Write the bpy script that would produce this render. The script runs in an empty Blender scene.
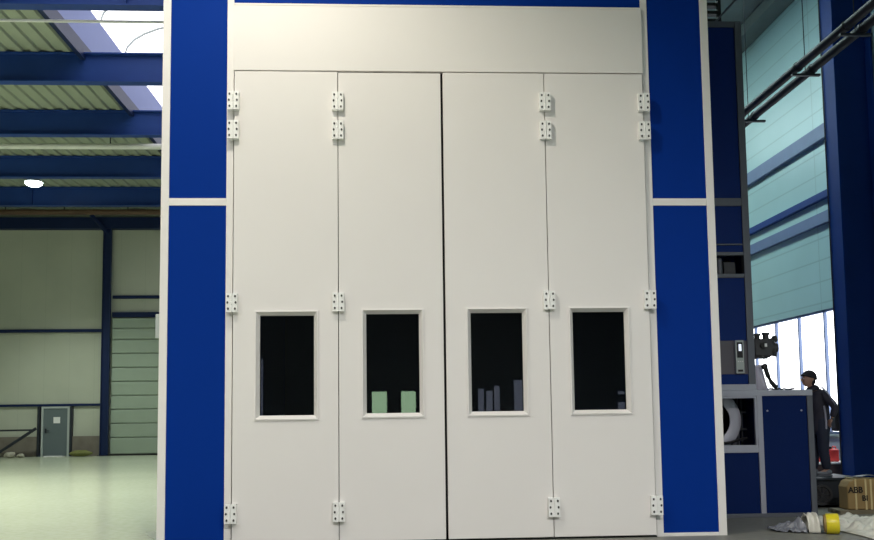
import bpy, bmesh, math, random
from mathutils import Vector, Matrix, noise
random.seed(7)
S = bpy.context.scene
C = S.collection
PI = math.pi

# ---------------------------------------------------------------- materials
def lin(c):
    return tuple((v/255/12.92) if v/255 <= 0.04045 else ((v/255+0.055)/1.055)**2.4 for v in c) + (1,)

def mat(name, col, rough=0.5, metal=0.0, vary=0.06, scale=3.0, bump=0.0, bscale=60.0, spec=0.5, coat=0.0):
    m = bpy.data.materials.new(name); m.use_nodes = True
    nt = m.node_tree; b = nt.nodes['Principled BSDF']
    c = lin(col) if max(col) > 1 else tuple(col) + (1,)
    b.inputs['Roughness'].default_value = rough
    b.inputs['Metallic'].default_value = metal
    b.inputs['Specular IOR Level'].default_value = spec
    b.inputs['Coat Weight'].default_value = coat
    g = nt.nodes.new('ShaderNodeNewGeometry')
    n = nt.nodes.new('ShaderNodeTexNoise'); n.inputs['Scale'].default_value = scale
    n.inputs['Detail'].default_value = 3
    nt.links.new(g.outputs['Position'], n.inputs['Vector'])
    mx = nt.nodes.new('ShaderNodeMix'); mx.data_type = 'RGBA'
    mx.inputs['A'].default_value = tuple(v*(1-vary) for v in c[:3]) + (1,)
    mx.inputs['B'].default_value = tuple(min(1, v*(1+vary)) for v in c[:3]) + (1,)
    nt.links.new(n.outputs['Fac'], mx.inputs['Factor'])
    nt.links.new(mx.outputs['Result'], b.inputs['Base Color'])
    if bump:
        n2 = nt.nodes.new('ShaderNodeTexNoise'); n2.inputs['Scale'].default_value = bscale
        nt.links.new(g.outputs['Position'], n2.inputs['Vector'])
        bp = nt.nodes.new('ShaderNodeBump'); bp.inputs['Strength'].default_value = bump
        bp.inputs['Distance'].default_value = 0.02
        nt.links.new(n2.outputs['Fac'], bp.inputs['Height'])
        nt.links.new(bp.outputs['Normal'], b.inputs['Normal'])
    return m

def glow(name, col, strength):
    m = bpy.data.materials.new(name); m.use_nodes = True
    b = m.node_tree.nodes['Principled BSDF']
    b.inputs['Base Color'].default_value = (0.8, 0.8, 0.8, 1)
    b.inputs['Emission Color'].default_value = tuple(col) + (1,)
    b.inputs['Emission Strength'].default_value = strength
    return m

def seam_mat(name, col, axis, pitch, rough=0.55, width=0.03, dark=0.75, axis2=None, pitch2=1.0, vary=0.05):
    """panelled sheet: thin joints every `pitch` metres along an axis (a look of the panel itself)"""
    m = mat(name, col, rough, vary=vary, scale=0.6)
    nt = m.node_tree; b = nt.nodes['Principled BSDF']
    src = b.inputs['Base Color'].links[0].from_socket
    g = nt.nodes.new('ShaderNodeNewGeometry'); sp = nt.nodes.new('ShaderNodeSeparateXYZ')
    nt.links.new(g.outputs['Position'], sp.inputs['Vector'])
    def joint(ax, pt):
        a = nt.nodes.new('ShaderNodeMath'); a.operation = 'DIVIDE'; a.inputs[1].default_value = pt
        nt.links.new(sp.outputs[ax], a.inputs[0])
        f = nt.nodes.new('ShaderNodeMath'); f.operation = 'FRACT'; nt.links.new(a.outputs[0], f.inputs[0])
        l = nt.nodes.new('ShaderNodeMath'); l.operation = 'LESS_THAN'; l.inputs[1].default_value = width/pt
        nt.links.new(f.outputs[0], l.inputs[0]); return l.outputs[0]
    fac = joint(axis, pitch)
    if axis2:
        f2 = joint(axis2, pitch2)
        mxx = nt.nodes.new('ShaderNodeMath'); mxx.operation = 'MAXIMUM'
        nt.links.new(fac, mxx.inputs[0]); nt.links.new(f2, mxx.inputs[1]); fac = mxx.outputs[0]
    mx = nt.nodes.new('ShaderNodeMix'); mx.data_type = 'RGBA'; mx.blend_type = 'MULTIPLY'
    nt.links.new(fac, mx.inputs['Factor']); nt.links.new(src, mx.inputs['A'])
    mx.inputs['B'].default_value = (dark, dark, dark, 1)
    nt.links.new(mx.outputs['Result'], b.inputs['Base Color'])
    return m

M = {}
M['white'] = mat('white_powder_coat', (0.775, 0.75, 0.73), 0.5, vary=0.02, scale=1.2, spec=0.25)
M['hinge'] = mat('white_hinge_paint', (0.86, 0.86, 0.84), 0.4, vary=0.02)
M['screw'] = mat('dark_screw_steel', (0.05, 0.05, 0.05), 0.5, 0.3)
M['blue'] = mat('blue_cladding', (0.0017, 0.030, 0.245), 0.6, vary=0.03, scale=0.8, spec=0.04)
M['unlit_interior'] = mat('unlit_booth_interior', (0.05, 0.05, 0.05), 0.8)  # dark grey puts the unlit state of a white inside into the colour
M['seal'] = mat('black_rubber_seal', (0.008, 0.008, 0.008), 0.7)
M['alu'] = mat('aluminium_profile', (0.40, 0.40, 0.47), 0.4, 0.25, scale=8)
M['alu_dark'] = mat('dull_aluminium', (0.13, 0.135, 0.16), 0.5, 0.4, scale=6)
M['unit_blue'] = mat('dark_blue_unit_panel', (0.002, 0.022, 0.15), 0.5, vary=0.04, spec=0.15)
M['cabinet_blue_shaded'] = mat('shaded_blue_cabinet_panel', (0.001, 0.013, 0.09), 0.5, vary=0.04, spec=0.12)  # unit blue darkened: the cabinet's weaker light is put into the colour
M['unit_grey'] = mat('brown_grey_panel', (0.10, 0.09, 0.11), 0.5)
M['steel_blue'] = mat('blue_steel_paint', (0.014, 0.045, 0.20), 0.5, vary=0.15, scale=1.5, spec=0.2)
M['column'] = mat('column_paint', (0.005, 0.028, 0.15), 0.5, vary=0.15, scale=1.5, spec=0.1)
M['navy'] = mat('navy_steel_paint', (0.008, 0.018, 0.065), 0.5, vary=0.15, scale=1.5, spec=0.2)
M['rail_blue'] = mat('blue_grey_rail', (0.13, 0.18, 0.32), 0.5, vary=0.1)
M['dark_steel'] = mat('dark_steel', (0.02, 0.024, 0.035), 0.5, 0.2, vary=0.2, scale=5)
M['pipe'] = mat('dark_pipe', (0.025, 0.025, 0.034), 0.6, 0.0, vary=0.2, spec=0.25)
M['rust'] = mat('rusty_brown_pipe', (0.10, 0.055, 0.035), 0.7, vary=0.35, scale=2.5)
M['whitepipe'] = mat('white_pipe', (0.62, 0.62, 0.60), 0.4)
M['deck'] = mat('pale_green_roof_deck', (0.27, 0.30, 0.235), 0.7, vary=0.06, spec=0.2)
M['kerb'] = mat('skylight_upstand', (0.145, 0.18, 0.36), 0.7)
M['far'] = seam_mat('pale_green_wall_panel', (0.42, 0.44, 0.36), 'X', 1.0, width=0.02, dark=0.9, vary=0.14)
M['door_grey'] = mat('grey_door_paint', (0.11, 0.14, 0.15), 0.5)
M['frame_grey'] = mat('pale_grey_frame', (0.40, 0.44, 0.43), 0.5)
M['section'] = mat('pale_green_door_section', (0.27, 0.33, 0.26), 0.5, vary=0.04)
M['concrete'] = mat('brown_concrete', (0.17, 0.15, 0.125), 0.85, vary=0.3, scale=3, bump=0.3)
M['teal'] = seam_mat('teal_wall_panel', (0.36, 0.54, 0.55), 'Z', 0.5, rough=0.35, width=0.035, dark=0.8, axis2='Y', pitch2=4.05, vary=0.1)
M['lowgrey'] = mat('grey_wall_base', (0.42, 0.42, 0.50), 0.6)
M['dullceil'] = mat('dull_grey_ceiling', (0.17, 0.20, 0.20), 0.8, vary=0.12)
M['black'] = mat('matte_black', (0.010, 0.010, 0.012), 0.55)
M['charcoal'] = mat('charcoal_metal', (0.055, 0.053, 0.058), 0.5, 0.4, vary=0.3, scale=14)
M['paper'] = mat('white_paper', (0.75, 0.75, 0.74), 0.7)
M['bag'] = mat('white_plastic_bag', (0.82, 0.78, 0.84), 0.5, bump=0.4, bscale=25)
M['card'] = mat('brown_cardboard', (0.30, 0.195, 0.075), 0.75, vary=0.2, scale=6)
M['strap'] = mat('pale_strap', (0.62, 0.50, 0.26), 0.5)
M['ink'] = mat('black_ink', (0.012, 0.010, 0.008), 0.8)
M['wood'] = mat('grey_wood', (0.17, 0.14, 0.09), 0.8, vary=0.3, scale=9)
M['yellow'] = mat('yellow_tape', (0.72, 0.60, 0.02), 0.35, vary=0.2, scale=25)
M['core'] = mat('brown_core', (0.30, 0.20, 0.07), 0.7)
M['film'] = mat('whitish_film', (0.62, 0.61, 0.54), 0.3, vary=0.2, scale=9)
M['film_grey'] = mat('greyish_film', (0.15, 0.16, 0.19), 0.3, vary=0.25, scale=9)
M['red'] = mat('red_plastic', (0.72, 0.06, 0.05), 0.4)
M['brown'] = mat('dark_brown_board', (0.075, 0.05, 0.05), 0.7)
M['skin'] = mat('skin', (0.42, 0.23, 0.17), 0.55)
M['jacket'] = mat('dark_violet_grey_jacket', (0.030, 0.028, 0.045), 0.8, vary=0.35, scale=12)
M['stripe'] = mat('pale_grey_jacket_stripe', (0.36, 0.36, 0.46), 0.7)
M['trousers'] = mat('dark_blue_trousers', (0.017, 0.022, 0.045), 0.8, vary=0.3, scale=10)
M['cap'] = mat('dark_knit_cap', (0.018, 0.015, 0.022), 0.9)
M['shoe'] = mat('grey_shoe', (0.16, 0.17, 0.20), 0.6)
M['sclera'] = mat('eye_white', (0.7, 0.7, 0.7), 0.3)
M['olive'] = mat('olive_sack', (0.16, 0.17, 0.05), 0.85, vary=0.3, scale=8)
M['stone'] = mat('pale_rubble', (0.36, 0.34, 0.28), 0.9, vary=0.2)
M['wallside'] = mat('plain_grey_wall', (0.30, 0.31, 0.29), 0.7)
M['wallrear'] = mat('dark_blue_grey_wall', (0.08, 0.10, 0.115), 0.7)
M['sky'] = glow('skylight_glazing', (1.0, 0.97, 1.0), 1.9)
M['aisle_fill'] = glow('aisle_fill_glow', (0.78, 1.0, 0.98), 22.0)  # strong glow of the panel added to brighten the teal wall
M['day'] = glow('daylit_window_glazing', (0.97, 0.98, 1.0), 3.6)
M['green_day'] = glow('green_daylit_glazing', (0.55, 0.85, 0.50), 6.5)
M['blue_day'] = glow('blue_daylit_glazing', (0.45, 0.55, 1.0), 0.8)
M['lampglow'] = glow('lamp_diffuser', (0.85, 1.0, 0.97), 14.0)
M['warmglow'] = glow('warm_lamp_diffuser', (1.0, 0.96, 0.82), 8.0)
M['screen'] = glow('small_lit_display', (0.75, 0.82, 1.0), 0.9)

def glass_mat():
    m = bpy.data.materials.new('tinted_glass'); m.use_nodes = True
    b = m.node_tree.nodes['Principled BSDF']
    b.inputs['Base Color'].default_value = (0.22, 0.27, 0.28, 1)
    b.inputs['Roughness'].default_value = 0.01
    b.inputs['IOR'].default_value = 1.5
    b.inputs['Transmission Weight'].default_value = 1.0
    return m
M['glass'] = glass_mat()

def translucent(m, col, k):
    nt = m.node_tree; b = nt.nodes['Principled BSDF']; out = nt.nodes['Material Output']
    t = nt.nodes.new('ShaderNodeBsdfTranslucent'); t.inputs['Color'].default_value = tuple(col)+(1,)
    x = nt.nodes.new('ShaderNodeMixShader'); x.inputs[0].default_value = k
    nt.links.new(b.outputs[0], x.inputs[1]); nt.links.new(t.outputs[0], x.inputs[2]); nt.links.new(x.outputs[0], out.inputs['Surface'])
translucent(M['bag'], (1, .93, 1), .75)

def floor_mat():
    m = mat('sealed_concrete_floor', (0.60, 0.65, 0.49), 0.28, vary=0.10, scale=0.35)
    nt = m.node_tree; b = nt.nodes['Principled BSDF']
    src = b.inputs['Base Color'].links[0].from_socket
    g = nt.nodes.new('ShaderNodeNewGeometry'); sp = nt.nodes.new('ShaderNodeSeparateXYZ')
    nt.links.new(g.outputs['Position'], sp.inputs['Vector'])
    # uncoated grey concrete to the booth's right side, ragged border
    n = nt.nodes.new('ShaderNodeTexNoise'); n.inputs['Scale'].default_value = 0.7
    nt.links.new(g.outputs['Position'], n.inputs['Vector'])
    a = nt.nodes.new('ShaderNodeMath'); a.operation = 'MULTIPLY_ADD'; a.inputs[1].default_value = 1.2
    nt.links.new(n.outputs['Fac'], a.inputs[0]); nt.links.new(sp.outputs['X'], a.inputs[2])
    mr = nt.nodes.new('ShaderNodeMapRange'); mr.inputs['From Min'].default_value = -2.9; mr.inputs['From Max'].default_value = -1.9
    nt.links.new(a.outputs[0], mr.inputs['Value'])
    mx = nt.nodes.new('ShaderNodeMix'); mx.data_type = 'RGBA'
    nt.links.new(mr.outputs['Result'], mx.inputs['Factor']); nt.links.new(src, mx.inputs['A'])
    mx.inputs['B'].default_value = (0.20, 0.20, 0.175, 1)
    # fine speckle
    n3 = nt.nodes.new('ShaderNodeTexNoise'); n3.inputs['Scale'].default_value = 9; n3.inputs['Detail'].default_value = 6
    nt.links.new(g.outputs['Position'], n3.inputs['Vector'])
    m2 = nt.nodes.new('ShaderNodeMix'); m2.data_type = 'RGBA'; m2.blend_type = 'OVERLAY'; m2.inputs['Factor'].default_value = 0.25
    nt.links.new(mx.outputs['Result'], m2.inputs['A']); nt.links.new(n3.outputs['Fac'], m2.inputs['B'])
    nt.links.new(m2.outputs['Result'], b.inputs['Base Color'])
    rr = nt.nodes.new('ShaderNodeMapRange'); rr.inputs['To Min'].default_value = 0.16; rr.inputs['To Max'].default_value = 0.5
    nt.links.new(mr.outputs['Result'], rr.inputs['Value']); nt.links.new(rr.outputs['Result'], b.inputs['Roughness'])
    return m
M['floor'] = floor_mat()

# ---------------------------------------------------------------- mesh helpers
class MB:
    """collects shapes (world coordinates) and links them as one mesh object"""
    def __init__(s): s.bm = bmesh.new(); s.mi = 0
    def _new(s, fn):
        old = set(s.bm.faces) if s.mi else (); fn()
        if s.mi:
            for f in s.bm.faces:
                if f not in old: f.material_index = s.mi
    def use(s, i): s.mi = i; return s
    def box(s, x0, x1, y0, y1, z0, z1):
        def f():
            v = [s.bm.verts.new((x, y, z)) for x in (x0, x1) for y in (y0, y1) for z in (z0, z1)]
            for q in ((0,1,3,2),(4,6,7,5),(0,4,5,1),(2,3,7,6),(0,2,6,4),(1,5,7,3)): s.bm.faces.new([v[i] for i in q])
        s._new(f); return s
    def bar(s, a, b, w, h=None):
        """square bar from a to b"""
        a = Vector(a); b = Vector(b); d = (b-a).normalized(); h = h or w
        u = Vector((0,0,1)) if abs(d.z) < 0.95 else Vector((0,1,0))
        r = d.cross(u).normalized(); u = r.cross(d)
        def f():
            v = [s.bm.verts.new(p + r*i*w/2 + u*j*h/2) for p in (a, b) for i in (-1, 1) for j in (-1, 1)]
            for q in ((0,1,3,2),(4,6,7,5),(0,4,5,1),(2,3,7,6),(0,2,6,4),(1,5,7,3)): s.bm.faces.new([v[i] for i in q])
        s._new(f); return s
    def cyl(s, a, b, r, r2=None, n=20, cap=True):
        a = Vector(a); b = Vector(b); d = b-a; r2 = r if r2 is None else r2
        q = Vector((0,0,1)).rotation_difference(d)
        m = Matrix.Translation((a+b)/2) @ q.to_matrix().to_4x4()
        s._new(lambda: bmesh.ops.create_cone(s.bm, cap_ends=cap, segments=n, radius1=max(r, 1e-5), radius2=max(r2, 1e-5), depth=d.length, matrix=m)); return s
    def ball(s, c, r, sc=(1,1,1), n=14):
        m = Matrix.Translation(c) @ Matrix.Diagonal((*sc, 1))
        s._new(lambda: bmesh.ops.create_uvsphere(s.bm, u_segments=n, v_segments=max(8, n*2//3), radius=r, matrix=m)); return s
    def tube(s, pts, r, n=10):
        pts = [Vector(p) for p in pts]
        def f():
            rings = []
            for i, p in enumerate(pts):
                d = (pts[min(i+1, len(pts)-1)] - pts[max(i-1, 0)]).normalized()
                u = Vector((0,0,1)) if abs(d.z) < 0.9 else Vector((0,1,0))
                x = d.cross(u).normalized(); y = x.cross(d)
                rings.append([s.bm.verts.new(p + x*r*math.cos(2*PI*k/n) + y*r*math.sin(2*PI*k/n)) for k in range(n)])
            for A, B in zip(rings, rings[1:]):
                for k in range(n): s.bm.faces.new((A[k], A[(k+1) % n], B[(k+1) % n], B[k]))
            s.bm.faces.new(rings[0][::-1]); s.bm.faces.new(rings[-1])
        s._new(f); return s
    def lathe(s, prof, c, n=28, axis='Z'):
        """prof: list of (radius, height); closed by caps when radius > 0"""
        def f():
            rings = []
            for r, h in prof:
                ring = []
                for k in range(n):
                    a = 2*PI*k/n; x, y = r*math.cos(a), r*math.sin(a)
                    p = {'Z': (x, y, h), 'X': (h, x, y), 'Y': (x, h, y)}[axis]
                    ring.append(s.bm.verts.new(Vector(p) + Vector(c)))
                rings.append(ring)
            for A, B in zip(rings, rings[1:]):
                for k in range(n): s.bm.faces.new((A[k], A[(k+1) % n], B[(k+1) % n], B[k]))
            s.bm.faces.new(rings[0][::-1]); s.bm.faces.new(rings[-1])
        s._new(f); return s
    def ring(s, x0, x1, z0, z1, hx0, hx1, hz0, hz1, y0, y1):
        """plate in the XZ plane with one rectangular hole, between y0 (front) and y1"""
        def f():
            o = [(x0,z0),(x1,z0),(x1,z1),(x0,z1)]; h = [(hx0,hz0),(hx1,hz0),(hx1,hz1),(hx0,hz1)]
            V = {}
            for nm, ps in (('o', o), ('h', h)):
                for i, (x, z) in enumerate(ps):
                    for j, y in ((0, y0), (1, y1)): V[nm, i, j] = s.bm.verts.new((x, y, z))
            for i in range(4):
                k = (i+1) % 4
                s.bm.faces.new((V['o',i,0], V['o',k,0], V['h',k,0], V['h',i,0]))
                s.bm.faces.new((V['o',i,1], V['h',i,1], V['h',k,1], V['o',k,1]))
                s.bm.faces.new((V['o',i,0], V['o',i,1], V['o',k,1], V['o',k,0]))
                s.bm.faces.new((V['h',i,0], V['h',k,0], V['h',k,1], V['h',i,1]))
        s._new(f); return s
    def build(s, name, mats, parent=None, bevel=0.0, smooth=False, loc=None):
        bm = s.bm
        bmesh.ops.recalc_face_normals(bm, faces=bm.faces)
        if parent is not None: org = world_loc(parent)
        elif loc is not None: org = Vector(loc)
        else:
            xs = [v.co for v in bm.verts]
            org = Vector(((min(v.x for v in xs)+max(v.x for v in xs))/2, (min(v.y for v in xs)+max(v.y for v in xs))/2, min(v.z for v in xs)))
        for v in bm.verts: v.co -= org
        me = bpy.data.meshes.new(name); bm.to_mesh(me); bm.free()
        for m in (mats if isinstance(mats, (list, tuple)) else [mats]): me.materials.append(m)
        o = bpy.data.objects.new(name, me); C.objects.link(o)
        if parent is not None: o.parent = parent
        else: o.location = org
        if smooth:
            for p in me.polygons: p.use_smooth = True
            try: me.set_sharp_from_angle(angle=math.radians(40))
            except Exception: pass
        if bevel:
            b = o.modifiers.new('edge_round', 'BEVEL'); b.width = bevel; b.segments = 2; b.limit_method = 'ANGLE'
        return o

def world_loc(o):
    l = Vector(o.location)
    while o.parent: o = o.parent; l += Vector(o.location)
    return l

def tag(o, label=None, cat=None, group=None, kind=None):
    if label: o['label'] = label
    if cat: o['category'] = cat
    if group: o['group'] = group
    if kind: o['kind'] = kind
    return o

def empty(name, loc, label, cat, group=None):
    o = bpy.data.objects.new(name, None); o.empty_display_size = 0.1
    C.objects.link(o); o.location = loc
    return tag(o, label, cat, group)

def struct(o): o['kind'] = 'structure'; return o

def copy_tree(o, parent=None):
    c = o.copy(); C.objects.link(c); c.parent = parent
    for ch in list(o.children): copy_tree(ch, c)
    return c

# ---------------------------------------------------------------- camera
cam = bpy.data.cameras.new('camera'); co = bpy.data.objects.new('camera', cam); C.objects.link(co)
r = Vector((0.99850253, -0.05327839, -0.01241451)); u = Vector((0.00789564, -0.08420339, 0.99641731)); fw = Vector((0.05413285, 0.99502322, 0.08365663))
co.matrix_world = Matrix(((r.x, u.x, -fw.x, 0), (r.y, u.y, -fw.y, 0), (r.z, u.z, -fw.z, 1.6), (0, 0, 0, 1)))
cam.sensor_width = 36; cam.lens = 895.66/874*36; cam.shift_y = (336.63-270)/874
cam.clip_end = 300
S.camera = co

# ================================================================ THE SETTING
XL, XR, YB, YF = -24.0, 10.1, -12.0, 37.2
struct(MB().box(XL-.3, XR+.3, YB-.3, YF+.3, -0.25, 0.0).build('floor', M['floor']))
struct(MB().box(XL-.2, 10.3, YF, YF+.2, 0, 13.5).build('wall_far', M['far']))
struct(MB().box(XL-.2, XL, YB, YF, 0, 13.5).build('wall_left', M['wallside']))
struct(MB().box(XL-.2, 10.3, YB-.2, YB, 0, 13.5).build('wall_rear', M['wallrear']))
# right wall, opened for the row of tall windows
wy0, wy1, wz0, wz1 = 17.6, 26.85, 0.98, 3.86
b = MB()
b.use(0).box(XR, XR+.2, YB, YF, wz1, 13.5)
b.box(XR, XR+.2, YB, wy0, wz0, wz1).box(XR, XR+.2, wy1, YF, wz0, wz1)
b.use(1).box(XR, XR+.2, YB, YF, 0, wz0)
struct(b.build('wall_right', [M['teal'], M['lowgrey']]))
w = struct(MB().box(XR+.10, XR+.13, wy0+.02, wy1-.02, wz0+.02, wz1-.02).build('window_1', M['day']))
b = MB()
for k in range(8):
    y = wy0 + .03 + k*(wy1-wy0-.06)/7
    b.box(XR+.03, XR+.10, y-.03, y+.03, wz0, wz1)
b.box(XR+.03, XR+.10, wy0, wy1, wz0, wz0+.06).box(XR+.03, XR+.10, wy0, wy1, wz1-.06, wz1)
b.build('window_frame', M['rail_blue'], w)
MB().box(XR-.06, XR+.10, wy0-.05, wy1+.05, wz0-.05, wz0).build('window_sill', M['frame_grey'], w)

# roof deck of the main bay: trapezoid sheet running with the hall's length
def deck(name, x0, x1, y0, y1, z):
    b = MB(); pit = 0.36; d = 0.05; prof = []
    x = x0
    while x < x1:
        for dx, dz in ((0, 0), (0.14, 0), (0.18, d), (0.32, d)):
            if x+dx <= x1: prof.append((x+dx, z+dz))
        x += pit
    prof.append((x1, z))
    A = [b.bm.verts.new((px, y0, pz)) for px, pz in prof]; B = [b.bm.verts.new((px, y1, pz)) for px, pz in prof]
    T = [b.bm.verts.new((px, y0, z+.2)) for px, pz in (prof[0], prof[-1])]; T2 = [b.bm.verts.new((px, y1, z+.2)) for px, pz in (prof[0], prof[-1])]
    for i in range(len(prof)-1): b.bm.faces.new((A[i], A[i+1], B[i+1], B[i]))
    b.bm.faces.new((T[0], T[1], T2[1], T2[0]))
    b.bm.faces.new((A[0], B[0], T2[0], T[0])); b.bm.faces.new((A[-1], T[1], T2[1], B[-1]))
    o = b.build(name, M['deck']); return struct(o)
SK0, SK1 = -7.0, -2.4
deck('ceiling_left', XL, SK0, YB, YF, 10.0)
struct(MB().box(SK0-.10, SK0+.012, YB, YF, 9.86, 10.22).build('trim_5', M['navy']))
deck('ceiling_middle', SK1, 4.2, YB, YF, 10.0)
struct(MB().box(4.2, XR+.2, YB, YF, 11.95, 12.1).build('ceiling_right', M['dullceil']))
struct(MB().box(4.2, 4.35, YB, YF, 10.0, 11.95).build('trim_1', M['dullceil']))
struct(MB().box(SK0-.10, SK0, YB, YF, 10.22, 11.2).build('trim_2', M['kerb']))
struct(MB().box(SK1, SK1+.12, YB, YF, 10.22, 11.2).build('trim_3', M['kerb']))
# barrel-vaulted skylight along the hall with curved ribs
def vault(r_off=0.0, n=14):
    c = (SK0+SK1)/2; hw = (SK1-SK0)/2
    return [(c - (hw+r_off)*math.cos(PI*k/n), 11.2 + (0.95+r_off)*math.sin(PI*k/n)) for k in range(n+1)]
b = MB(); p0 = vault(0); p1 = vault(.04)
q = [[b.bm.verts.new((x, y, z)) for x, z in pr] for y in (YB, YF) for pr in (p0, p1)]
for i in range(len(p0)-1):
    b.bm.faces.new((q[0][i], q[0][i+1], q[2][i+1], q[2][i])); b.bm.faces.new((q[1][i], q[3][i], q[3][i+1], q[1][i+1]))
    b.bm.faces.new((q[0][i], q[1][i], q[1][i+1], q[0][i+1])); b.bm.faces.new((q[2][i], q[2][i+1], q[3][i+1], q[3][i]))
sky = struct(b.build('window_2', M['sky']))
for k in range(24):
    y = YB + 1.2 + k*2.02
    MB().tube([(x, y, z) for x, z in vault(-.06)], .03, 6).build('vault_rib', M['frame_grey'], sky)

# windows in the wall behind the camera (mirrored in the door panes)
for i, (x0, x1, z0, z1, m) in enumerate(((-.65,-.08,1.1,2.40,'green_day'), (.47,1.03,1.1,2.40,'green_day'), (-4.87,-4.80,1.1,3.7,'blue_day'),
        (3.44,3.66,1.1,2.46,'blue_day'), (3.75,4.0,1.1,2.38,'blue_day'), (4.06,4.28,1.1,2.57,'blue_day'), (4.84,5.17,1.1,2.79,'blue_day'),
        (8.9,9.17,2.2,2.32,'blue_day'), (8.9,9.17,1.1,1.9,'blue_day'))):
    w = struct(MB().box(x0, x1, YB+.01, YB+.03, z0, z1).build('window_%d' % (i+3), M[m]))
    MB().ring(x0-.05, x1+.05, z0-.05, z1+.05, x0, x1, z0, z1, YB+.05, YB).build('window_frame', M['wallrear'], w)

# far wall: plinth, rails, column, doors
struct(MB().box(XL, -14.1, YF-.14, YF, 0, .80).build('baseboard_far', M['concrete']))
struct(MB().box(-12.76, -11.6, YF-.14, YF, 0, .80).build('trim_4', M['concrete']))
d1 = struct(MB().box(-13.93, -12.97, YF-.10, YF-.04, .03, 1.93).build('door_1', M['door_grey']))
b = MB().box(-14.0, -13.93, YF-.14, YF, 0, 2.0).box(-12.97, -12.88, YF-.14, YF, 0, 2.0).box(-13.93, -12.97, YF-.14, YF, 1.93, 2.0)
b.build('door_frame', M['frame_grey'], d1)
MB().box(-13.53, -13.27, YF-.115, YF-.10, 1.33, 1.58).build('paper_notice', M['paper'], d1)
b = MB().box(-13.86, -13.80, YF-.13, YF-.10, .95, 1.12); b.bar((-13.83, YF-.15, 1.03), (-13.68, YF-.15, 1.03), .025); b.build('door_handle', M['dark_steel'], d1)
MB().box(-13.8, -13.05, YF-.4, YF-.1, 0, .03).build('light_gap_strip', M['paper'], d1)  # bright light gap beneath the door, put in as a white strip
d2 = struct(MB().box(-11.27, -6.2, YF-.05, YF-.02, .04, 5.6).build('door_2', M['section']))
zs = [.05, .72, 1.29, 1.86, 2.42, 2.99, 3.56, 4.13, 4.70, 5.16, 5.6]
for z0, z1 in zip(zs, zs[1:]):
    MB().box(-11.27, -6.2, YF-.11, YF-.05, z0+.02, z1-.02).build('door_section', M['section'], d2, bevel=.02)
MB().box(-11.27, -6.2, YF-.12, YF-.02, 0, .05).build('rubber_seal', M['black'], d2)
b = MB().box(-11.27, -6.1, YF-.16, YF, 5.62, 5.82); b.box(-6.2, -6.1, YF-.16, YF, 0, 5.62)
b.build('door_head', M['navy'], d2)

def steel_column_h(x0, x1, y0, y1, z1):
    t = .035
    return MB().box(x0, x0+t, y0, y1, 0, z1).box(x1-t, x1, y0, y1, 0, z1).box(x0+t, x1-t, (y0+y1)/2-.012, (y0+y1)/2+.012, 0, z1)
c = empty('steel_column', (-11.45, YF-.2, 0), 'dark blue steel column on the far wall between grey door and sectional door', 'column')
steel_column_h(-11.62, -11.30, YF-.36, YF-.2, 9.3).build('column_shaft', M['navy'], c)
MB().box(-11.68, -11.22, YF-.42, YF-.0, 0, .03).build('base_plate', M['dark_steel'], c)
b = MB(); b.bar((-11.45, YF-.3, 9.05), (-11.95, YF-.9, 9.7), .12); b.build('knee_brace', M['navy'], c)
def rail(x0, x1, z, h, label, m='navy', y=YF):
    o = MB().box(x0, x1, y-.10, y, z-h/2, z+h/2).build('wall_rail', M[m], None, bevel=.01); tag(o, label, 'rail', 'rails across the far wall'); return o
rail(XL, -11.62, 5.08, .13, 'dark blue rail halfway up the far wall panels')
rail(XL, -11.62, 2.06, .10, 'dark blue rail on the far wall just above the grey door')
rail(-11.28, -6.2, 6.45, .13, 'short dark rail on the far wall above the sectional door')
for x, s in ((-14.1, 'between the concrete plinth and the grey door frame'), (-12.82, 'right against the door frame facing the tall steel column')):
    o = MB().box(x-.05, x+.05, YF-.18, YF-.02, 0, 2.0).build('door_post', M['dark_steel']); tag(o, 'slim dark steel post '+s, 'post', 'slim posts beside the grey door')

# roof beams: I-sections across the hall
beam_labels = ('blue roof beam cut by the top edge of the photo', 'second blue roof beam from the top, its end lit by the skylight', 'third blue roof beam from the top, above the thick white pipe',
               'fourth blue roof beam from the top, just above the lit lamp', 'lowest dark roof beam, directly below the lit lamp')
proto = None
for y, lab in zip((16.55, 20.5, 24.5, 28.95, 32.95), beam_labels):
    if proto is None:
        proto = empty('roof_beam', (0, y, 9.3), lab, 'beam', 'blue roof beams across the hall')
        b = MB().box(XL, 4.2, y, y+.26, 9.3, 9.33).box(XL, 4.2, y, y+.26, 9.965, 9.995).box(XL, 4.2, y+.12, y+.145, 9.33, 9.965)
        b.build('girder', M['steel_blue'], proto)
        b = MB()
        for x in (-20.5, -13.0, -4.9, 1.5): b.box(x-.012, x+.012, y+.02, y+.24, 9.33, 9.965)
        b.build('stiffener_rib', M['steel_blue'], proto)
    else:
        c = copy_tree(proto); c.location.y = y; c['label'] = lab
o = MB().box(XL, 4.2, YF-.35, YF-.02, 9.25, 9.72).build('edge_beam', M['navy']); tag(o, 'dark blue edge beam along the top of the far wall', 'beam')
def hung_pipe(name, label, y, z, r_, x1, m, xs):
    t = empty(name, (-10, y, z-r_), label, 'pipe')
    MB().cyl((XL+.02, y, z), (x1, y, z), r_, n=16).build('pipe_run', M[m], t, smooth=True)
    for x in xs: MB().box(x-.015, x+.015, y-.015, y+.015, z+r_*.8, 10.0).build('pipe_hanger', M['dark_steel'], t)
hung_pipe('brown_pipe', 'rusty brown pipe below the roof in front of the far wall', 36.0, 9.74, .11, 4.15, 'rust', (-15.2, -12.9, -10.4))
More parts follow.
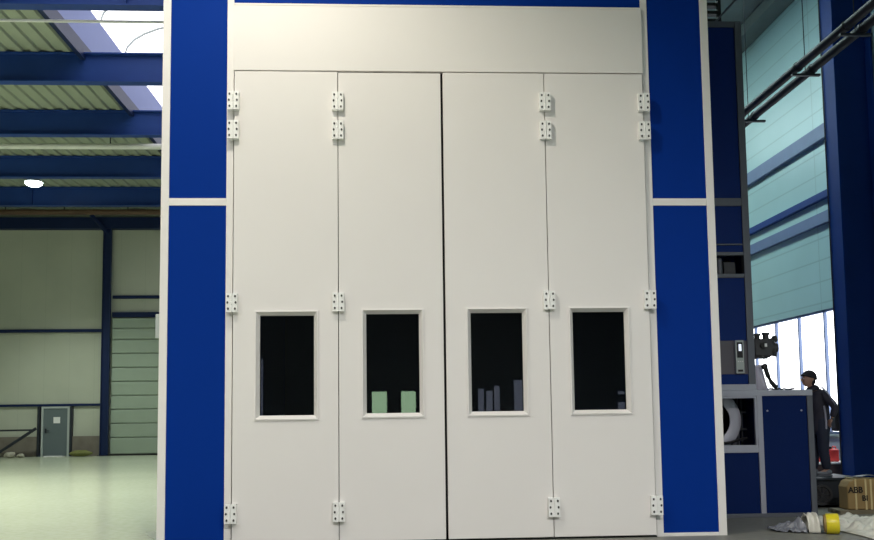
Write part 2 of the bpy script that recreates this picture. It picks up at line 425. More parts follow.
o = MB().tube([(-23.8+k*.4, 36.25, 9.87+.035*math.sin(k*1.7)+.03*math.sin(k*.6)) for k in range(45)], .025, 6).build('loose_cable', M['alu_dark'], smooth=True); tag(o, 'silvery loose cable sagging along the rusty brown pipe', 'cable')
hung_pipe('white_conduit', 'thin white conduit under the roof crossing in front of the skylight', 16.95, 9.15, .028, -2.95, 'whitepipe', (-11.5, -8.3))
hung_pipe('white_pipe', 'thick white pipe hung below the third roof beam', 26.5, 9.57, .085, -2.95, 'whitepipe', (-14, -8.2))

# high-bay lamps, some added out of view as fill
def lamp(x, y, label, glowmat, zc=9.42, sc=1.0):
    t = empty('high_bay_lamp', (x, y, zc-.2*sc), label, 'lamp', 'high bay lamps')
    MB().lathe([(.06*sc, .34*sc), (.12*sc, .30*sc), (.14*sc, .18*sc), (.10*sc, .16*sc)], (x, y, zc)).build('ballast_housing', M['alu_dark'], t, smooth=True)
    MB().lathe([(.10*sc, .16*sc), (.20*sc, .10*sc), (.30*sc, -.04*sc), (.29*sc, -.04*sc), (.19*sc, .08*sc), (.09*sc, .13*sc)], (x, y, zc)).build('reflector', M['alu'], t, smooth=True)
    MB().lathe([(.285*sc, -.03*sc), (.27*sc, -.10*sc), (.18*sc, -.16*sc), (.04*sc, -.18*sc)], (x, y, zc)).build('diffuser', M[glowmat], t, smooth=True)
    MB().cyl((x, y, zc+.34*sc), (x, y, 10.02), .012, n=8).build('hanging_rod', M['dark_steel'], t)
    return t
def point(x, y, z, power, col, rad=.25, name='lamp_light', parent=None):
    l = bpy.data.lights.new(name, 'POINT'); l.energy = power; l.color = col; l.shadow_soft_size = rad
    o = bpy.data.objects.new(name, l); C.objects.link(o)
    if parent is not None: o.parent = parent; o.location = Vector((x, y, z)) - world_loc(parent)
    else: o.location = (x, y, z)
    return o
def spot(x, y, z, power, col, rad, parent, ang=165):
    l = bpy.data.lights.new('lamp_light', 'SPOT'); l.energy = power; l.color = col; l.shadow_soft_size = rad; l.spot_size = math.radians(ang); l.spot_blend = .6
    o = bpy.data.objects.new('lamp_light', l); C.objects.link(o); o.parent = parent; o.location = Vector((x, y, z)) - world_loc(parent)
    return o
t = lamp(-12.12, 30.9, 'lit bell lamp hanging under the roof between two dark beams', 'lampglow', zc=9.66); spot(-12.12, 30.9, 9.3, 1700, (.9, 1, .88), .25, t, 125)
t = lamp(-1.6, 7.9, 'warm bell lamp under the roof in front of the booth doors', 'warmglow'); spot(-1.6, 7.9, 9.15, 780, (1, .93, .78), .10, t)
t = lamp(-8.5, 2.5, 'added fill bell lamp under the roof off to the left of the booth', 'warmglow'); spot(-8.5, 2.5, 9.1, 1000, (1, .97, .92), .25, t)  # unseen fill lamp added to brighten the booth front
t = lamp(4.2, -1.5, 'added fill bell lamp under the roof behind the photographer', 'warmglow'); spot(4.2, -1.5, 9.1, 4700, (1, .97, .94), .3, t)  # unseen fill lamp added to lift the right side of the doors

t = lamp(-11.5, 18.0, 'added fill bell lamp under the roof over the open floor left of the booth', 'lampglow', zc=9.0); spot(-11.5, 18.0, 8.7, 6600, (.97, 1, .87), .3, t, 125)  # unseen lamp added to brighten the left floor
t = lamp(-18.5, 12.0, 'added fill bell lamp under the roof far out to the side of the booth', 'lampglow', zc=9.0); spot(-18.5, 12.0, 8.7, 3800, (.97, 1, .87), .3, t, 125)  # further unseen lamp added for the left floor

# ================================================================ THE SPRAY BOOTH
Y0 = 11.276
booth = empty('spray_booth', (.70, Y0, 0), 'tall blue and white paint booth with four closed folding door leaves', 'paint booth')
TOP = 8.0
for x0, x1 in ((-2.852, -2.753), (4.155, 4.258)):
    MB().box(x0, x1, Y0, Y0+.12, 0, TOP).build('corner_post', M['white'], booth, bevel=.004)
for x0, x1 in ((-2.037, -1.951), (3.355, 3.443)):
    MB().box(x0, x1, Y0, Y0+.12, 0, TOP).build('door_jamb', M['white'], booth, bevel=.004)
for x0, x1 in ((-2.753, -2.037), (3.443, 4.155)):
    MB().box(x0, x1, Y0+.004, Y0+.11, 4.235, 4.33).build('cross_rail', M['white'], booth, bevel=.004)
    MB().box(x0, x1, Y0+.004, Y0+.11, 0, .043).build('cross_rail', M['white'], booth, bevel=.004)
    MB().box(x0, x1, Y0+.004, Y0+.11, TOP-.1, TOP).build('cross_rail', M['white'], booth, bevel=.004)
    for z0, z1 in ((.043, 4.235), (4.33, TOP-.1)):
        MB().box(x0, x1, Y0+.014, Y0+.07, z0, z1).build('cladding_panel', M['blue'], booth)
DX = (-1.951, -.624, .712, 2.043, 3.355)
MB().box(-1.951, 3.355, Y0-.040, Y0+.10, 5.986, 6.845).build('lintel_panel', M['white'], booth, bevel=.003)
MB().box(-1.951, 3.355, Y0-.044, Y0+.10, 6.845, 6.872).build('lintel_trim', M['white'], booth, bevel=.003)
MB().box(-1.951, 3.355, Y0+.014, Y0+.07, 6.875, TOP-.1).build('cladding_panel', M['blue'], booth)
MB().box(-1.951, 3.355, Y0+.004, Y0+.11, TOP-.1, TOP).build('cross_rail', M['white'], booth, bevel=.004)
# body behind the front
for x0, x1 in ((-2.84, -2.74), (4.15, 4.245)):
    MB().box(x0, x1, Y0+.12, 24.0, 0, TOP-.02).build('side_wall', M['blue'], booth)
MB().box(-2.74, 4.15, 23.9, 24.0, 0, TOP-.02).build('end_wall', M['unlit_interior'], booth)
MB().box(-2.84, 4.245, Y0+.12, 24.0, TOP-.02, TOP+.1).build('booth_roof', M['unlit_interior'], booth)
b = MB()
for x in DX[1:4]: b.box(x-.05, x+.05, Y0+.045, Y0+.06, .0, 5.99)
b.box(-1.951, 3.355, Y0+.045, Y0+.06, 5.93, 6.0).box(-1.951, 3.355, Y0+.045, Y0+.06, 0, .1)
b.build('door_seal', M['seal'], booth)
MB().box(-1.951, 3.355, Y0-.005, Y0+.10, 0, .012).build('threshold', M['seal'], booth)
# electrical box on the left side of the front
MB().box(-2.905, -2.853, Y0+.02, Y0+.25, 2.56, 2.86).build('junction_box', M['frame_grey'], booth, bevel=.01)

# hinge: two plates, knuckle, six screw heads
def hinge_bm():
    b = MB(); h = .118; w = .094
    b.use(0).box(-w, -.006, -.062, 0, -h, h).box(.006, w, -.062, 0, -h, h)
    for i in range(5):
        z0 = -h + i*2*h/5
        b.cyl((0, -.052, z0+.003), (0, -.052, z0+2*h/5-.003), .017, n=16)
    b.use(1)
    for sx in (-1, 1):
        for k, z in enumerate((-.078, 0, .078)):
            x = sx*(.056 if k != 1 else .066)
            b.cyl((x, -.069, z), (x, -.055, z), .0155, n=10)
    return b
hinge_mesh = None
def hinge(x, z, parent, y):
    global hinge_mesh
    if hinge_mesh is None:
        o = hinge_bm().build('hinge', [M['hinge'], M['screw']], loc=(0, 0, 0)); hinge_mesh = o
    else:
        o = hinge_mesh.copy(); C.objects.link(o)
    o.parent = parent; o.location = Vector((x, y, z)) - world_loc(parent)
    return o
WX = ((-1.605, -.935), (-.278, .386), (1.044, 1.701), (2.351, 3.015))
HZ = (5.568, 5.19, 2.985, .39)
FY = Y0-.045                                     # front face of the leaves
for i in range(4):
    x0, x1 = DX[i]+.005, DX[i+1]-.005
    if i == 1: x1 = DX[2]-.018
    if i == 2: x0 = DX[2]+.014
    if i == 0: x0 += .012
    if i == 3: x1 -= .012
    a, c = WX[i]; dz = (-.018, -.005, .0, .004)[i]; z0, z1 = 1.597+dz, 2.845+dz
    leaf = MB().ring(x0, x1, .028, 5.968 if i != 1 else 5.958, a-.046, c+.046, z0-.046, z1+.046, FY, Y0+.04).build('door_leaf', M['white'], booth, bevel=.004)
    b = MB()
    steps = ((.0455, Y0+.03), (.0455, FY-.002), (.062, FY-.002), (.062, FY-.016), (.044, FY-.020), (.002, FY+.042), (0, Y0+.006), (0, Y0+.03))
    R_ = [[b.bm.verts.new((x, y, z)) for x, z in ((a-e, z0-e), (c+e, z0-e), (c+e, z1+e), (a-e, z1+e))] for e, y in steps]
    for A, B in zip(R_, R_[1:]+R_[:1]):
        for k in range(4): b.bm.faces.new((A[k], A[(k+1) % 4], B[(k+1) % 4], B[k]))
    b.build('window_frame', M['white'], leaf)
    MB().box(a+.001, c-.001, Y0+.010, Y0+.018, z0+.001, z1-.001).build('window_pane', M['glass'], leaf)
    if i == 0:
        for z in HZ: hinge(DX[0]+.008, z, leaf, FY).scale.x = .76
        for z in HZ: hinge(DX[1], z, leaf, FY)
    if i == 3:
        for z in HZ: hinge(DX[3], z+.01, leaf, FY)
        for z in HZ: hinge(DX[4]-.016, z+.01, leaf, FY).scale.x = .78

# ================================================================ UNITS BESIDE THE BOOTH
UY = 13.0
fu = empty('filter_unit', (4.85, UY, 1.87), 'tall dark blue air unit with grey frame behind the booth, above the low cabinet', 'air unit')
ux0, ux1 = 4.30, 5.32
def ubox(name, x0, x1, z0, z1, m, y0=UY, y1=UY+.08, par=fu, bev=.004):
    return MB().box(x0, x1, y0, y1, z0, z1).build(name, M[m], par, bevel=bev)
ubox('frame_post', ux1, ux1+.105, 1.93, 7.50, 'alu_dark', UY-.01, UY+.10)
ubox('frame_post', ux0, ux0+.09, 1.93, 7.50, 'alu_dark', UY-.01, UY+.10)
for z0, z1 in ((7.41, 7.50), (4.63, 4.75), (3.88, 3.93), (3.54, 3.60)):
    ubox('frame_rail', ux0+.09, ux1, z0, z1, 'alu_dark', UY-.005, UY+.09)
ubox('frame_rail', ux0+.09, ux1, 4.035, 4.055, 'alu_dark', UY-.005, UY+.03)
ubox('frame_rail', ux0, ux1+.105, 1.862, 1.95, 'alu', UY-.015, UY+.10)
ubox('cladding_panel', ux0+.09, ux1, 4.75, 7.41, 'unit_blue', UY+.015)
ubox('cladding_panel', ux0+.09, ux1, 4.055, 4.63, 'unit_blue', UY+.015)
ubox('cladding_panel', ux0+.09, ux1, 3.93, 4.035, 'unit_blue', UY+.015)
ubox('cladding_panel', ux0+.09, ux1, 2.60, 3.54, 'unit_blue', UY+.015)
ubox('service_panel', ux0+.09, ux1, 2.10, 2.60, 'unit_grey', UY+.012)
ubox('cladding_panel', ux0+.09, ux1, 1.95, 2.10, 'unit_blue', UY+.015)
# open bay with fittings
hb = MB().box(ux0+.09, ux1, UY+.5, UY+.52, 3.60, 3.88); hb.box(ux0+.09, ux1, UY+.08, UY+.5, 3.60, 3.61)
hb = hb.build('open_bay', M['black'], fu)
MB().cyl((4.99, UY+.12, 3.60), (4.99, UY+.12, 3.82), .045, n=14).ball((4.99, UY+.12, 3.82), .045).build('sensor', M['alu_dark'], hb, smooth=True)
MB().box(5.06, 5.24, UY+.12, UY+.3, 3.61, 3.80).build('relay_box', M['charcoal'], hb, bevel=.01)
MB().box(ux0+.01, ux1+.095, UY+.53, 15.8, 1.87, 7.49).build('unit_body', M['unit_blue'], fu)
MB().box(ux0+.01, ux1+.095, UY+.10, UY+.53, 7.42, 7.49).build('unit_top', M['unit_blue'], fu)
b = MB().box(ux0+.01, ux0+.03, UY+.10, UY+.53, 1.95, 7.42).box(ux1+.075, ux1+.095, UY+.10, UY+.53, 1.95, 7.42); b.build('unit_side', M['unit_blue'], fu)
cb = MB().box(5.12, 5.245, UY-.05, UY+.012, 2.11, 2.60).build('control_box', M['frame_grey'], fu, bevel=.006)
MB().box(5.14, 5.225, UY-.056, UY-.05, 2.34, 2.57).build('display_window', M['black'], cb)
MB().box(5.165, 5.205, UY-.060, UY-.056, 2.44, 2.54).build('lit_display', M['screen'], cb)
b = MB()
for k in range(3): b.cyl((5.155+k*.03, UY-.062, 2.285), (5.155+k*.03, UY-.05, 2.285), .009, n=10)
b.build('push_button', M['paper'], cb)
MB().box(5.145, 5.22, UY-.056, UY-.05, 2.135, 2.165).build('rating_plate', M['black'], cb)

# gas burner on the unit's right side
gb = empty('gas_burner', (5.62, 13.2, 2.35), 'dark metal gas burner with valve knobs beside the air unit, against the bright windows', 'burner')
MB().cyl((5.428, 13.2, 2.54), (5.47, 13.2, 2.54), .13, n=24).build('mounting_flange', M['charcoal'], gb, smooth=True)
b = MB().box(5.47, 5.745, 13.08, 13.32, 2.37, 2.63); b.cyl((5.70, 13.2, 2.50), (5.80, 13.2, 2.50), .12, n=20); b.build('burner_body', M['charcoal'], gb, bevel=.015, smooth=True)
for x, r_, z in ((5.555, .04, 2.715), (5.69, .046, 2.73)):
    MB().cyl((x, 13.2, 2.63), (x, 13.2, z), r_, n=16).cyl((x, 13.2, z-.03), (x, 13.2, z), r_+.012, n=16).build('actuator_motor', M['charcoal'], gb, smooth=True)
MB().cyl((5.72, 13.2, 2.61), (5.82, 13.2, 2.63), .028, n=12).cyl((5.80, 13.2, 2.63), (5.85, 13.2, 2.64), .05, n=16).build('valve_knob', M['charcoal'], gb, smooth=True)
MB().cyl((5.79, 13.2, 2.50), (5.85, 13.2, 2.50), .075, n=16).cyl((5.76, 13.2, 2.42), (5.84, 13.2, 2.40), .04, n=12).build('valve_knob', M['charcoal'], gb, smooth=True)
MB().cyl((5.59, 13.04, 2.53), (5.59, 13.08, 2.53), .045, n=20).build('pressure_gauge', M['black'], gb, smooth=True)
MB().box(5.60, 5.635, 13.03, 13.04, 2.505, 2.555).build('gauge_dial', M['paper'], gb)
b = MB()
for x in (5.50, 5.57, 5.65): b.cyl((x, 13.14, 2.33), (x, 13.14, 2.38), .025, n=12)
b.tube([(5.45, 13.12, 2.34), (5.52, 13.08, 2.36), (5.60, 13.09, 2.34), (5.70, 13.1, 2.37)], .018, 8)
b.build('drain_fitting', M['charcoal'], gb, smooth=True)

# low cabinet
lc = empty('low_cabinet', (5.3, UY, 0), 'low dark blue cabinet with aluminium frame, open fan bay and person behind it', 'cabinet')
lx0, lx1 = 4.30, 6.27
CY1 = 14.05
def cbox(name, x0, x1, z0, z1, m, y0=UY, y1=UY+.06, bev=.004):
    return MB().box(x0, x1, y0, y1, z0, z1).build(name, M[m], lc, bevel=bev)
cbox('frame_rail', lx0, lx1, 1.775, 1.86, 'alu', UY-.015, UY+.07)
cbox('frame_post', 5.425, 5.505, .06, 1.775, 'alu', UY-.01, UY+.07)
cbox('frame_post', lx1-.085, lx1, .0, 1.775, 'alu_dark', UY-.01, UY+.07)
cbox('frame_post', lx0, lx0+.08, .0, 1.775, 'alu_dark', UY-.01, UY+.07)
cbox('frame_rail', lx0+.08, 5.425, .945, 1.03, 'alu', UY-.01, UY+.07)
cbox('frame_rail', lx0+.08, lx1-.085, .0, .06, 'alu_dark', UY-.005, UY+.07)
cbox('cladding_panel', lx0+.08, 5.425, .06, .945, 'cabinet_blue_shaded', UY+.012)
p = cbox('cladding_panel', 5.505, lx1-.085, .06, 1.775, 'cabinet_blue_shaded', UY+.012)
for x in (5.585, 6.10): MB().cyl((x, UY+.002, 1.555), (x, UY+.012, 1.555), .014, n=10).build('panel_bolt', M['alu'], p)
b = MB().box(lx0+.02, lx1-.02, CY1-.03, CY1, 0, 1.80).box(lx1-.05, lx1-.02, UY+.07, CY1-.03, 0, 1.80).box(lx0+.02, lx0+.05, UY+.07, CY1-.03, 0, 1.80)
b.box(lx0+.02, lx1-.02, UY+.07, CY1, 1.80, 1.855).box(lx0+.05, 5.45, UY+.07, CY1-.03, .96, 1.0).box(5.45, 5.48, UY+.07, CY1-.03, .1, 1.80)
b.build('cabinet_body', M['cabinet_blue_shaded'], lc)
# fan bay fittings
fb = MB().ring(lx0+.08, 5.425, 1.03, 1.775, 4.40, 5.395, 1.055, 1.745, UY+.0, UY+.05).build('bay_frame', M['alu'], lc)
MB().box(lx0+.06, 5.43, UY+.72, UY+.74, 1.0, 1.79).build('bay_lining', M['alu_dark'], fb)
b = MB(); b.lathe([(.30, 0), (.34, .02), (.34, .28), (.30, .30)], (4.83, UY+.3, 1.42), axis='Y', n=40); b.build('fan_drum', M['black'], fb, smooth=True)
b = MB(); b.lathe([(.35, 0), (.40, -.02), (.47, 0), (.47, .04), (.35, .04)], (4.83, UY+.30, 1.42), axis='Y', n=40); b.build('fan_ring', M['alu'], fb, smooth=True)
b = MB()
for z in (1.28, 1.54): b.box(5.12, 5.42, UY+.4, UY+.43, z-.012, z+.012)
for x in (5.20, 5.30, 5.37): b.box(x-.012, x+.012, UY+.45, UY+.48, 1.0, 1.79)
b.build('wire_rack', M['dark_steel'], fb)
MB().tube([(4.9, UY+.2, 1.07), (5.1, UY+.22, 1.09), (5.25, UY+.25, 1.13), (5.38, UY+.3, 1.15)], .02, 8).build('drain_hose', M['black'], fb, smooth=True)

# things on the cabinet top
def crumple(name, m, nx, ny, f, thick=.004, label=None, cat=None, seed=0, group=None):
    b = MB(); V = [[b.bm.verts.new(f(i/nx, j/ny)) for j in range(ny+1)] for i in range(nx+1)]
    for i in range(nx):
        for j in range(ny): b.bm.faces.new((V[i][j], V[i+1][j], V[i+1][j+1], V[i][j+1]))
    o = b.build(name, m, smooth=True)
    s = o.modifiers.new('thickness', 'SOLIDIFY'); s.thickness = thick; s.offset = 0
    if label: tag(o, label, cat, group)
    return o
# bag: closed sack, wide at the foot, folded at the top
b = MB(); rings = []
N = 28
for k, (z, w_, d_, xo) in enumerate(((1.862, .095, .07, 0), (1.90, .105, .08, -.003), (1.97, .088, .075, -.008), (2.05, .075, .06, -.015), (2.13, .07, .045, -.022), (2.20, .066, .028, -.022), (2.235, .06, .010, -.02))):
    ring = []
    for a in range(N):
        t_ = 2*PI*a/N; n_ = 1 + .16*math.sin(5*t_+k*1.3) * (.4 + .1*k) + .12*noise.noise(Vector((math.cos(t_)*2, math.sin(t_)*2, k*.9)))
        ring.append(b.bm.verts.new((5.58+xo+w_*n_*math.cos(t_), 13.2+d_*n_*math.sin(t_), z + (.012*math.sin(3*t_) if k > 4 else 0))))
    rings.append(ring)
for A, B in zip(rings, rings[1:]):
    for a in range(N): b.bm.faces.new((A[a], A[(a+1) % N], B[(a+1) % N], B[a]))
b.bm.faces.new(rings[0][::-1]); b.bm.faces.new(rings[-1])
o = b.build('plastic_bag', M['bag'], smooth=True); tag(o, 'crumpled white bag standing on the cabinet top under the burner', 'bag')
t = empty('hand_tool', (5.74, 13.07, 1.87), 'black long-handled tool leaning beside the white bag on the cabinet', 'tool')
MB().tube([(5.61, 13.07, 2.19), (5.625, 13.07, 2.13), (5.645, 13.07, 2.07), (5.69, 13.07, 1.98), (5.74, 13.07, 1.92), (5.77, 13.07, 1.90)], .034, 12).build('tool_handle', M['black'], t, smooth=True)
MB().ball((5.60, 13.07, 2.21), .046, (1, .8, 1)).cyl((5.56, 13.07, 2.20), (5.63, 13.07, 2.23), .032, n=14).build('tool_head', M['black'], t, smooth=True)
pts = [(5.45+.035*k, 13.42+.05*math.sin(k*.8)+.02*math.sin(k*2.1), 1.882+.006*math.sin(k*1.9)) for k in range(22)]
o = MB().tube(pts, .014, 7).build('power_cable', M['black'], smooth=True); tag(o, 'thin black cable lying along the top of the low cabinet', 'cable')
t = empty('wire_offcut', (5.93, 13.6, 1.86), 'tuft of thin grey wires sticking up on the cabinet top', 'wire')
b = MB()
for x, h_, dx in ((5.90, .08, .01), (5.925, .11, .015), (5.95, .06, -.01), (5.99, .05, .012), (6.02, .07, -.005)): b.tube([(x, 13.6, 1.858), (x+dx, 13.6, 1.86+h_)], .004, 6)
b.build('wire_strand', M['alu_dark'], t)

# dark cable rack above the unit
t = empty('cable_ladder', (5.2, 14.2, 7.5), 'dark cable ladder hanging under the ceiling above the blue air unit', 'cable rack')
b = MB()
for x in (4.4, 5.5): b.box(x, x+.06, 14.1, 14.16, 7.50, 11.95)
b.build('hanger_upright', M['black'], t)
for k in range(8): MB().box(4.46, 5.5, 14.08, 14.2, 7.98+k*.14, 8.03+k*.14).build('rung', M['black'], t)
b = MB(); b.bar((5.42, 14.05, 7.95), (5.9, 13.9, 8.45), .03); b.build('stay_bar', M['alu_dark'], t)

# ================================================================ RIGHT AISLE
# wall rails on the teal wall
def wrail(z, h, m, label):
    o = MB().box(XR-.12, XR-.005, 18.5, 33, z-h/2, z+h/2).build('wall_rail', M[m], None, bevel=.01); tag(o, label, 'rail', 'rails along the teal wall'); return o
wrail(7.92, .34, 'rail_blue', 'topmost wide blue-grey rail on the teal wall')
wrail(6.46, .17, 'steel_blue', 'dark blue narrow rail across the middle of the teal wall')
wrail(5.94, .27, 'rail_blue', 'wide blue-grey rail on the teal wall below the dark one')
col = empty('steel_column', (9.66, 17.75, 0), 'massive dark blue steel column standing in the right aisle', 'column')
b = MB().box(9.23, 9.27, 17.5, 18.0, 0, 11.95); b.build('column_flange', M['column'], col, bevel=.004)
MB().box(10.02, 10.06, 17.5, 18.0, 0, 11.62).build('column_flange', M['column'], col, bevel=.004)
MB().box(9.27, 10.02, 17.72, 17.76, 0, 11.62).build('column_web', M['column'], col)
MB().box(9.13, 10.08, 17.42, 18.08, 0, .035).build('base_plate', M['dark_steel'], col)
MB().cyl((9.21, 17.97, .1), (9.21, 17.97, 11.9), .014, n=8).build('conduit', M['dark_steel'], col)
sb = empty('switch_box', (9.29, 18.12, 1.1), 'small black switch box fixed behind the flange of the massive blue column', 'switch box')
MB().box(9.17, 9.42, 18.002, 18.25, 1.10, 1.54).build('box_housing', M['black'], sb, bevel=.015)
MB().box(9.155, 9.17, 18.03, 18.22, 1.16, 1.48).build('box_lid', M['charcoal'], sb, bevel=.004)

def pipe(name, x, z, label):
    t = empty(name, (x, 13, z), label, 'pipe', 'dark pipes running along the right aisle')
    MB().cyl((x, 8.5, z), (x, 17.3, z), .072, n=18).build('pipe_run', M['pipe'], t, smooth=True)
    for y in (12.6, 14.2, 16.58): MB().cyl((x, y-.03, z), (x, y+.03, z), .083, n=18).build('pipe_clamp', M['pipe'], t, smooth=True)
    return t
pipe('gas_pipe', 6.87, 7.27, 'upper dark pipe slanting from the blue column to the air unit')
pipe('gas_pipe', 7.12, 7.24, 'lower dark pipe slanting from the blue column to the air unit')
for y, lab in ((12.6, 'thin hanger rod of the dark pipes in front of the massive blue column'), (14.2, 'thin hanger rod of the dark pipes seen close beside the massive blue column'), (16.58, 'thin hanger rod of the dark pipes close to the blue air unit')):
    t = empty('pipe_hanger', (7.0, y, 7.1), lab, 'hanger', 'hangers of the dark pipes')
    MB().cyl((6.995, y, 7.13), (6.995, y, 11.95), .008, n=8).build('hanger_rod', M['dark_steel'], t)
    MB().box(6.76, 7.32 if y > 16 else 7.24, y-.03, y+.03, 7.115, 7.15).build('hanger_bracket', M['dark_steel'], t)
# girder hidden roof edge of the aisle
o = MB().box(9.6, 10.08, YB+.2, YF-.2, 11.62, 11.93).build('eaves_beam', M['dullceil']); tag(o, 'grey beam where the teal wall meets the ceiling', 'beam')

# low platform with fan disc, person stands on it
pf = empty('step_platform', (7.05, 14.65, 0), 'low dark steel platform with round fan disc under the standing person', 'platform')
MB().box(6.58, 7.55, 14.10, 15.3, .43, .47).build('platform_top', M['dark_steel'], pf, bevel=.006)
b = MB().box(6.62, 7.5, 14.14, 15.26, .03, .43); b.build('platform_body', M['dark_steel'], pf, bevel=.006)
fd = MB().lathe([(.15, .0), (.165, -.02), (.165, -.035), (.13, -.035), (.12, -.01), (.035, -.012), (.03, -.035), (.0001, -.036)], (6.90, 14.14, .20), axis='Y', n=32).build('fan_disc', M['charcoal'], pf, smooth=True)
b = MB()
for k in range(8):
    a = 2*PI*k/8; b.bar((6.90+.03*math.cos(a), 14.118, .20+.03*math.sin(a)), (6.90+.13*math.cos(a), 14.118, .20+.13*math.sin(a)), .012)
b.build('fan_guard', M['dark_steel'], fd)
for x in (6.66, 7.46):
    for y in (14.2, 15.2): MB().cyl((x, y, 0), (x, y, .04), .03, n=12).build('foot', M['black'], pf)

# cardboard crate with straps and writing
cr = empty('cardboard_crate', (7.4, 13.35, 0), 'brown cardboard crate with pale straps and black lettering on a flat pallet', 'crate')
b = MB()
prof = [(6.85, .06), (8.2, .06), (8.2, .52), (6.99, .52), (6.89, .48), (6.85, .40)]
A = [b.bm.verts.new((x, 13.22, z)) for x, z in prof]; B = [b.bm.verts.new((x, 13.50, z)) for x, z in prof]
b.bm.faces.new(A); b.bm.faces.new(B[::-1])
for i in range(6): b.bm.faces.new((A[i], B[i], B[(i+1) % 6], A[(i+1) % 6]))
b.build('box_body', M['card'], cr, bevel=.02)
for x in (6.975, 7.13, 7.21, 7.5, 7.9):
    b = MB().box(x-.012, x+.012, 13.212, 13.222, .06, .53).box(x-.012, x+.012, 13.212, 13.505, .518, .53); b.build('packing_strap', M['strap'], cr)
def lettering(txt, x, y, z, size, parent, shear=0.0):
    cu = bpy.data.curves.new('text', 'FONT'); cu.body = txt; cu.size = size; cu.extrude = .001; cu.offset = .003; cu.shear = shear
    tmp = bpy.data.objects.new('text', cu); C.objects.link(tmp)
    dg = bpy.context.evaluated_depsgraph_get(); me = bpy.data.meshes.new_from_object(tmp.evaluated_get(dg))
    bpy.data.objects.remove(tmp)
    me.materials.clear(); me.materials.append(M['ink'])
    o = bpy.data.objects.new('lettering', me); C.objects.link(o); o.parent = parent
    o.rotation_euler = (PI/2, 0, 0); o.location = Vector((x, y, z)) - world_loc(parent)
    return o
lettering('ABB', 6.855, 13.207, .315, .125, cr)
lettering('BI', 7.06, 13.207, .195, .115, cr)
b = MB().box(6.70, 8.25, 13.18, 13.55, .035, .06)
for y in (13.18, 13.33, 13.47): b.box(6.70, 8.25, y, y+.08, 0, .035)
b.build('pallet', M['wood'], cr)
# grey cloth over the crate's rear top
def f(u_, v_):
    x = 7.08 + 1.05*u_; y = 13.27+.22*v_
    return (x, y, .536 + .035*abs(noise.noise(Vector((x*5, y*6, 1)))) + .02*math.sin(u_*9)**2)
crumple('grey_cloth', M['film_grey'], 24, 10, f, .006, 'crumpled grey sheet lying on top of the cardboard crate', 'sheet')

# tape roll, films
tr = empty('tape_roll', (5.58, 11.2, 0), 'yellow roll of tape lying on the floor in front of the cabinet', 'tape roll')
ax = Vector((.93, -.36, .02)).normalized()
cR = Vector((5.585, 11.2, .129))
b = MB(); qm = Vector((1, 0, 0)).rotation_difference(ax)
b.lathe([(.058, -.075), (.125, -.075), (.128, -.06), (.128, .06), (.120, .075), (.058, .075)], (0, 0, 0), axis='X', n=36)
for v in b.bm.verts:
    n_ = noise.noise(v.co*14)*.006
    v.co = qm @ (v.co*(1+n_)) + cR
b.build('tape_body', M['yellow'], tr, smooth=True)
b = MB(); b.lathe([(.05, -.10), (.112, -.10), (.112, -.076), (.05, -.076)], (0, 0, 0), axis='X', n=30)
for v in b.bm.verts: v.co = qm @ v.co + cR
b.build('cardboard_core', M['core'], tr, smooth=True)
def f(u_, v_):
    x = 4.95 + .33*u_ + .02*math.sin(9*v_); y = 11.75 - .30*v_ - .18*u_
    h = (.03 + .17*u_**1.3)*math.sin(PI*v_)**.8
    return (x, y, .010 + h*(.75+.5*noise.noise(Vector((x*8, y*8, 3)))) + .045*abs(noise.noise(Vector((x*14, y*22, 5)))))
crumple('packing_film', M['film_grey'], 60, 50, f, .003, 'thin translucent-looking grey film trailing left of the yellow tape roll', 'plastic film')
def f(u_, v_):
    a = PI*v_; r_ = .13 + .03*noise.noise(Vector((u_*3, v_*4, 8))); x = 5.325 + .11*u_ + .012*noise.noise(Vector((v_*3, u_*3, 1)))
    y = 11.42 - .08*u_ - r_*math.cos(a)
    return (x, y, .012 + (r_*1.75)*math.sin(a)*(1+.12*noise.noise(Vector((u_*7, v_*7, 2)))))
crumple('packing_paper', M['film'], 16, 26, f, .004, 'bunched whitish packing sheet directly behind the yellow tape roll', 'packing sheet')
def f(u_, v_):
    x = 5.80 + 1.5*u_ + .05*noise.noise(Vector((0, v_*3, 7))); y = 10.50 + 1.95*v_ + .1*noise.noise(Vector((u_*4, 0, 4)))
    ed = min(1, u_*8)*min(1, v_*8); z = .012 + ed*(.13*abs(noise.noise(Vector((x*3.2, y*3.2, .5)))) + .07*abs(noise.noise(Vector((x*8, y*8, 2.5)))) + .045*abs(noise.noise(Vector((x*17, y*17, 4.5)))))
    return (x, y, z)
crumple('dust_sheet', M['film'], 90, 100, f, .004, 'wide crumpled whitish plastic sheet spread on the floor before the crate', 'plastic sheet')

# low brown bench with red canisters by the windows
bn = empty('low_bench', (9.4, 18.8, 0), 'low brown bench with pale top edge behind the standing person', 'bench')
MB().box(8.75, 9.9, 18.5, 19.1, .40, .44).build('bench_top', M['paper'], bn, bevel=.005)
MB().box(8.78, 9.87, 18.53, 19.07, .0, .40).build('bench_front', M['brown'], bn, bevel=.005)
def can(x, y, w, h, label):
    t = empty('red_canister', (x, y, .44), label, 'canister', 'red canisters on the bench')
    MB().box(x-w/2, x+w/2, y-.09, y+.09, .44, .44+h).build('canister_body', M['red'], t, bevel=.03)
    MB().cyl((x-w*.25, y, .44+h-.01), (x-w*.25, y, .44+h+.05), .03, n=14).build('screw_cap', M['black'], t, smooth=True)
    b = MB().tube([(x-w*.05, y, .44+h-.01), (x, y, .44+h+.05), (x+w*.3, y, .44+h+.05), (x+w*.38, y, .44+h-.01)], .014, 8); b.build('carry_handle', M['red'], t, smooth=True)
can(9.42, 18.72, .20, .27, 'taller red canister on the bench beside the blue column')
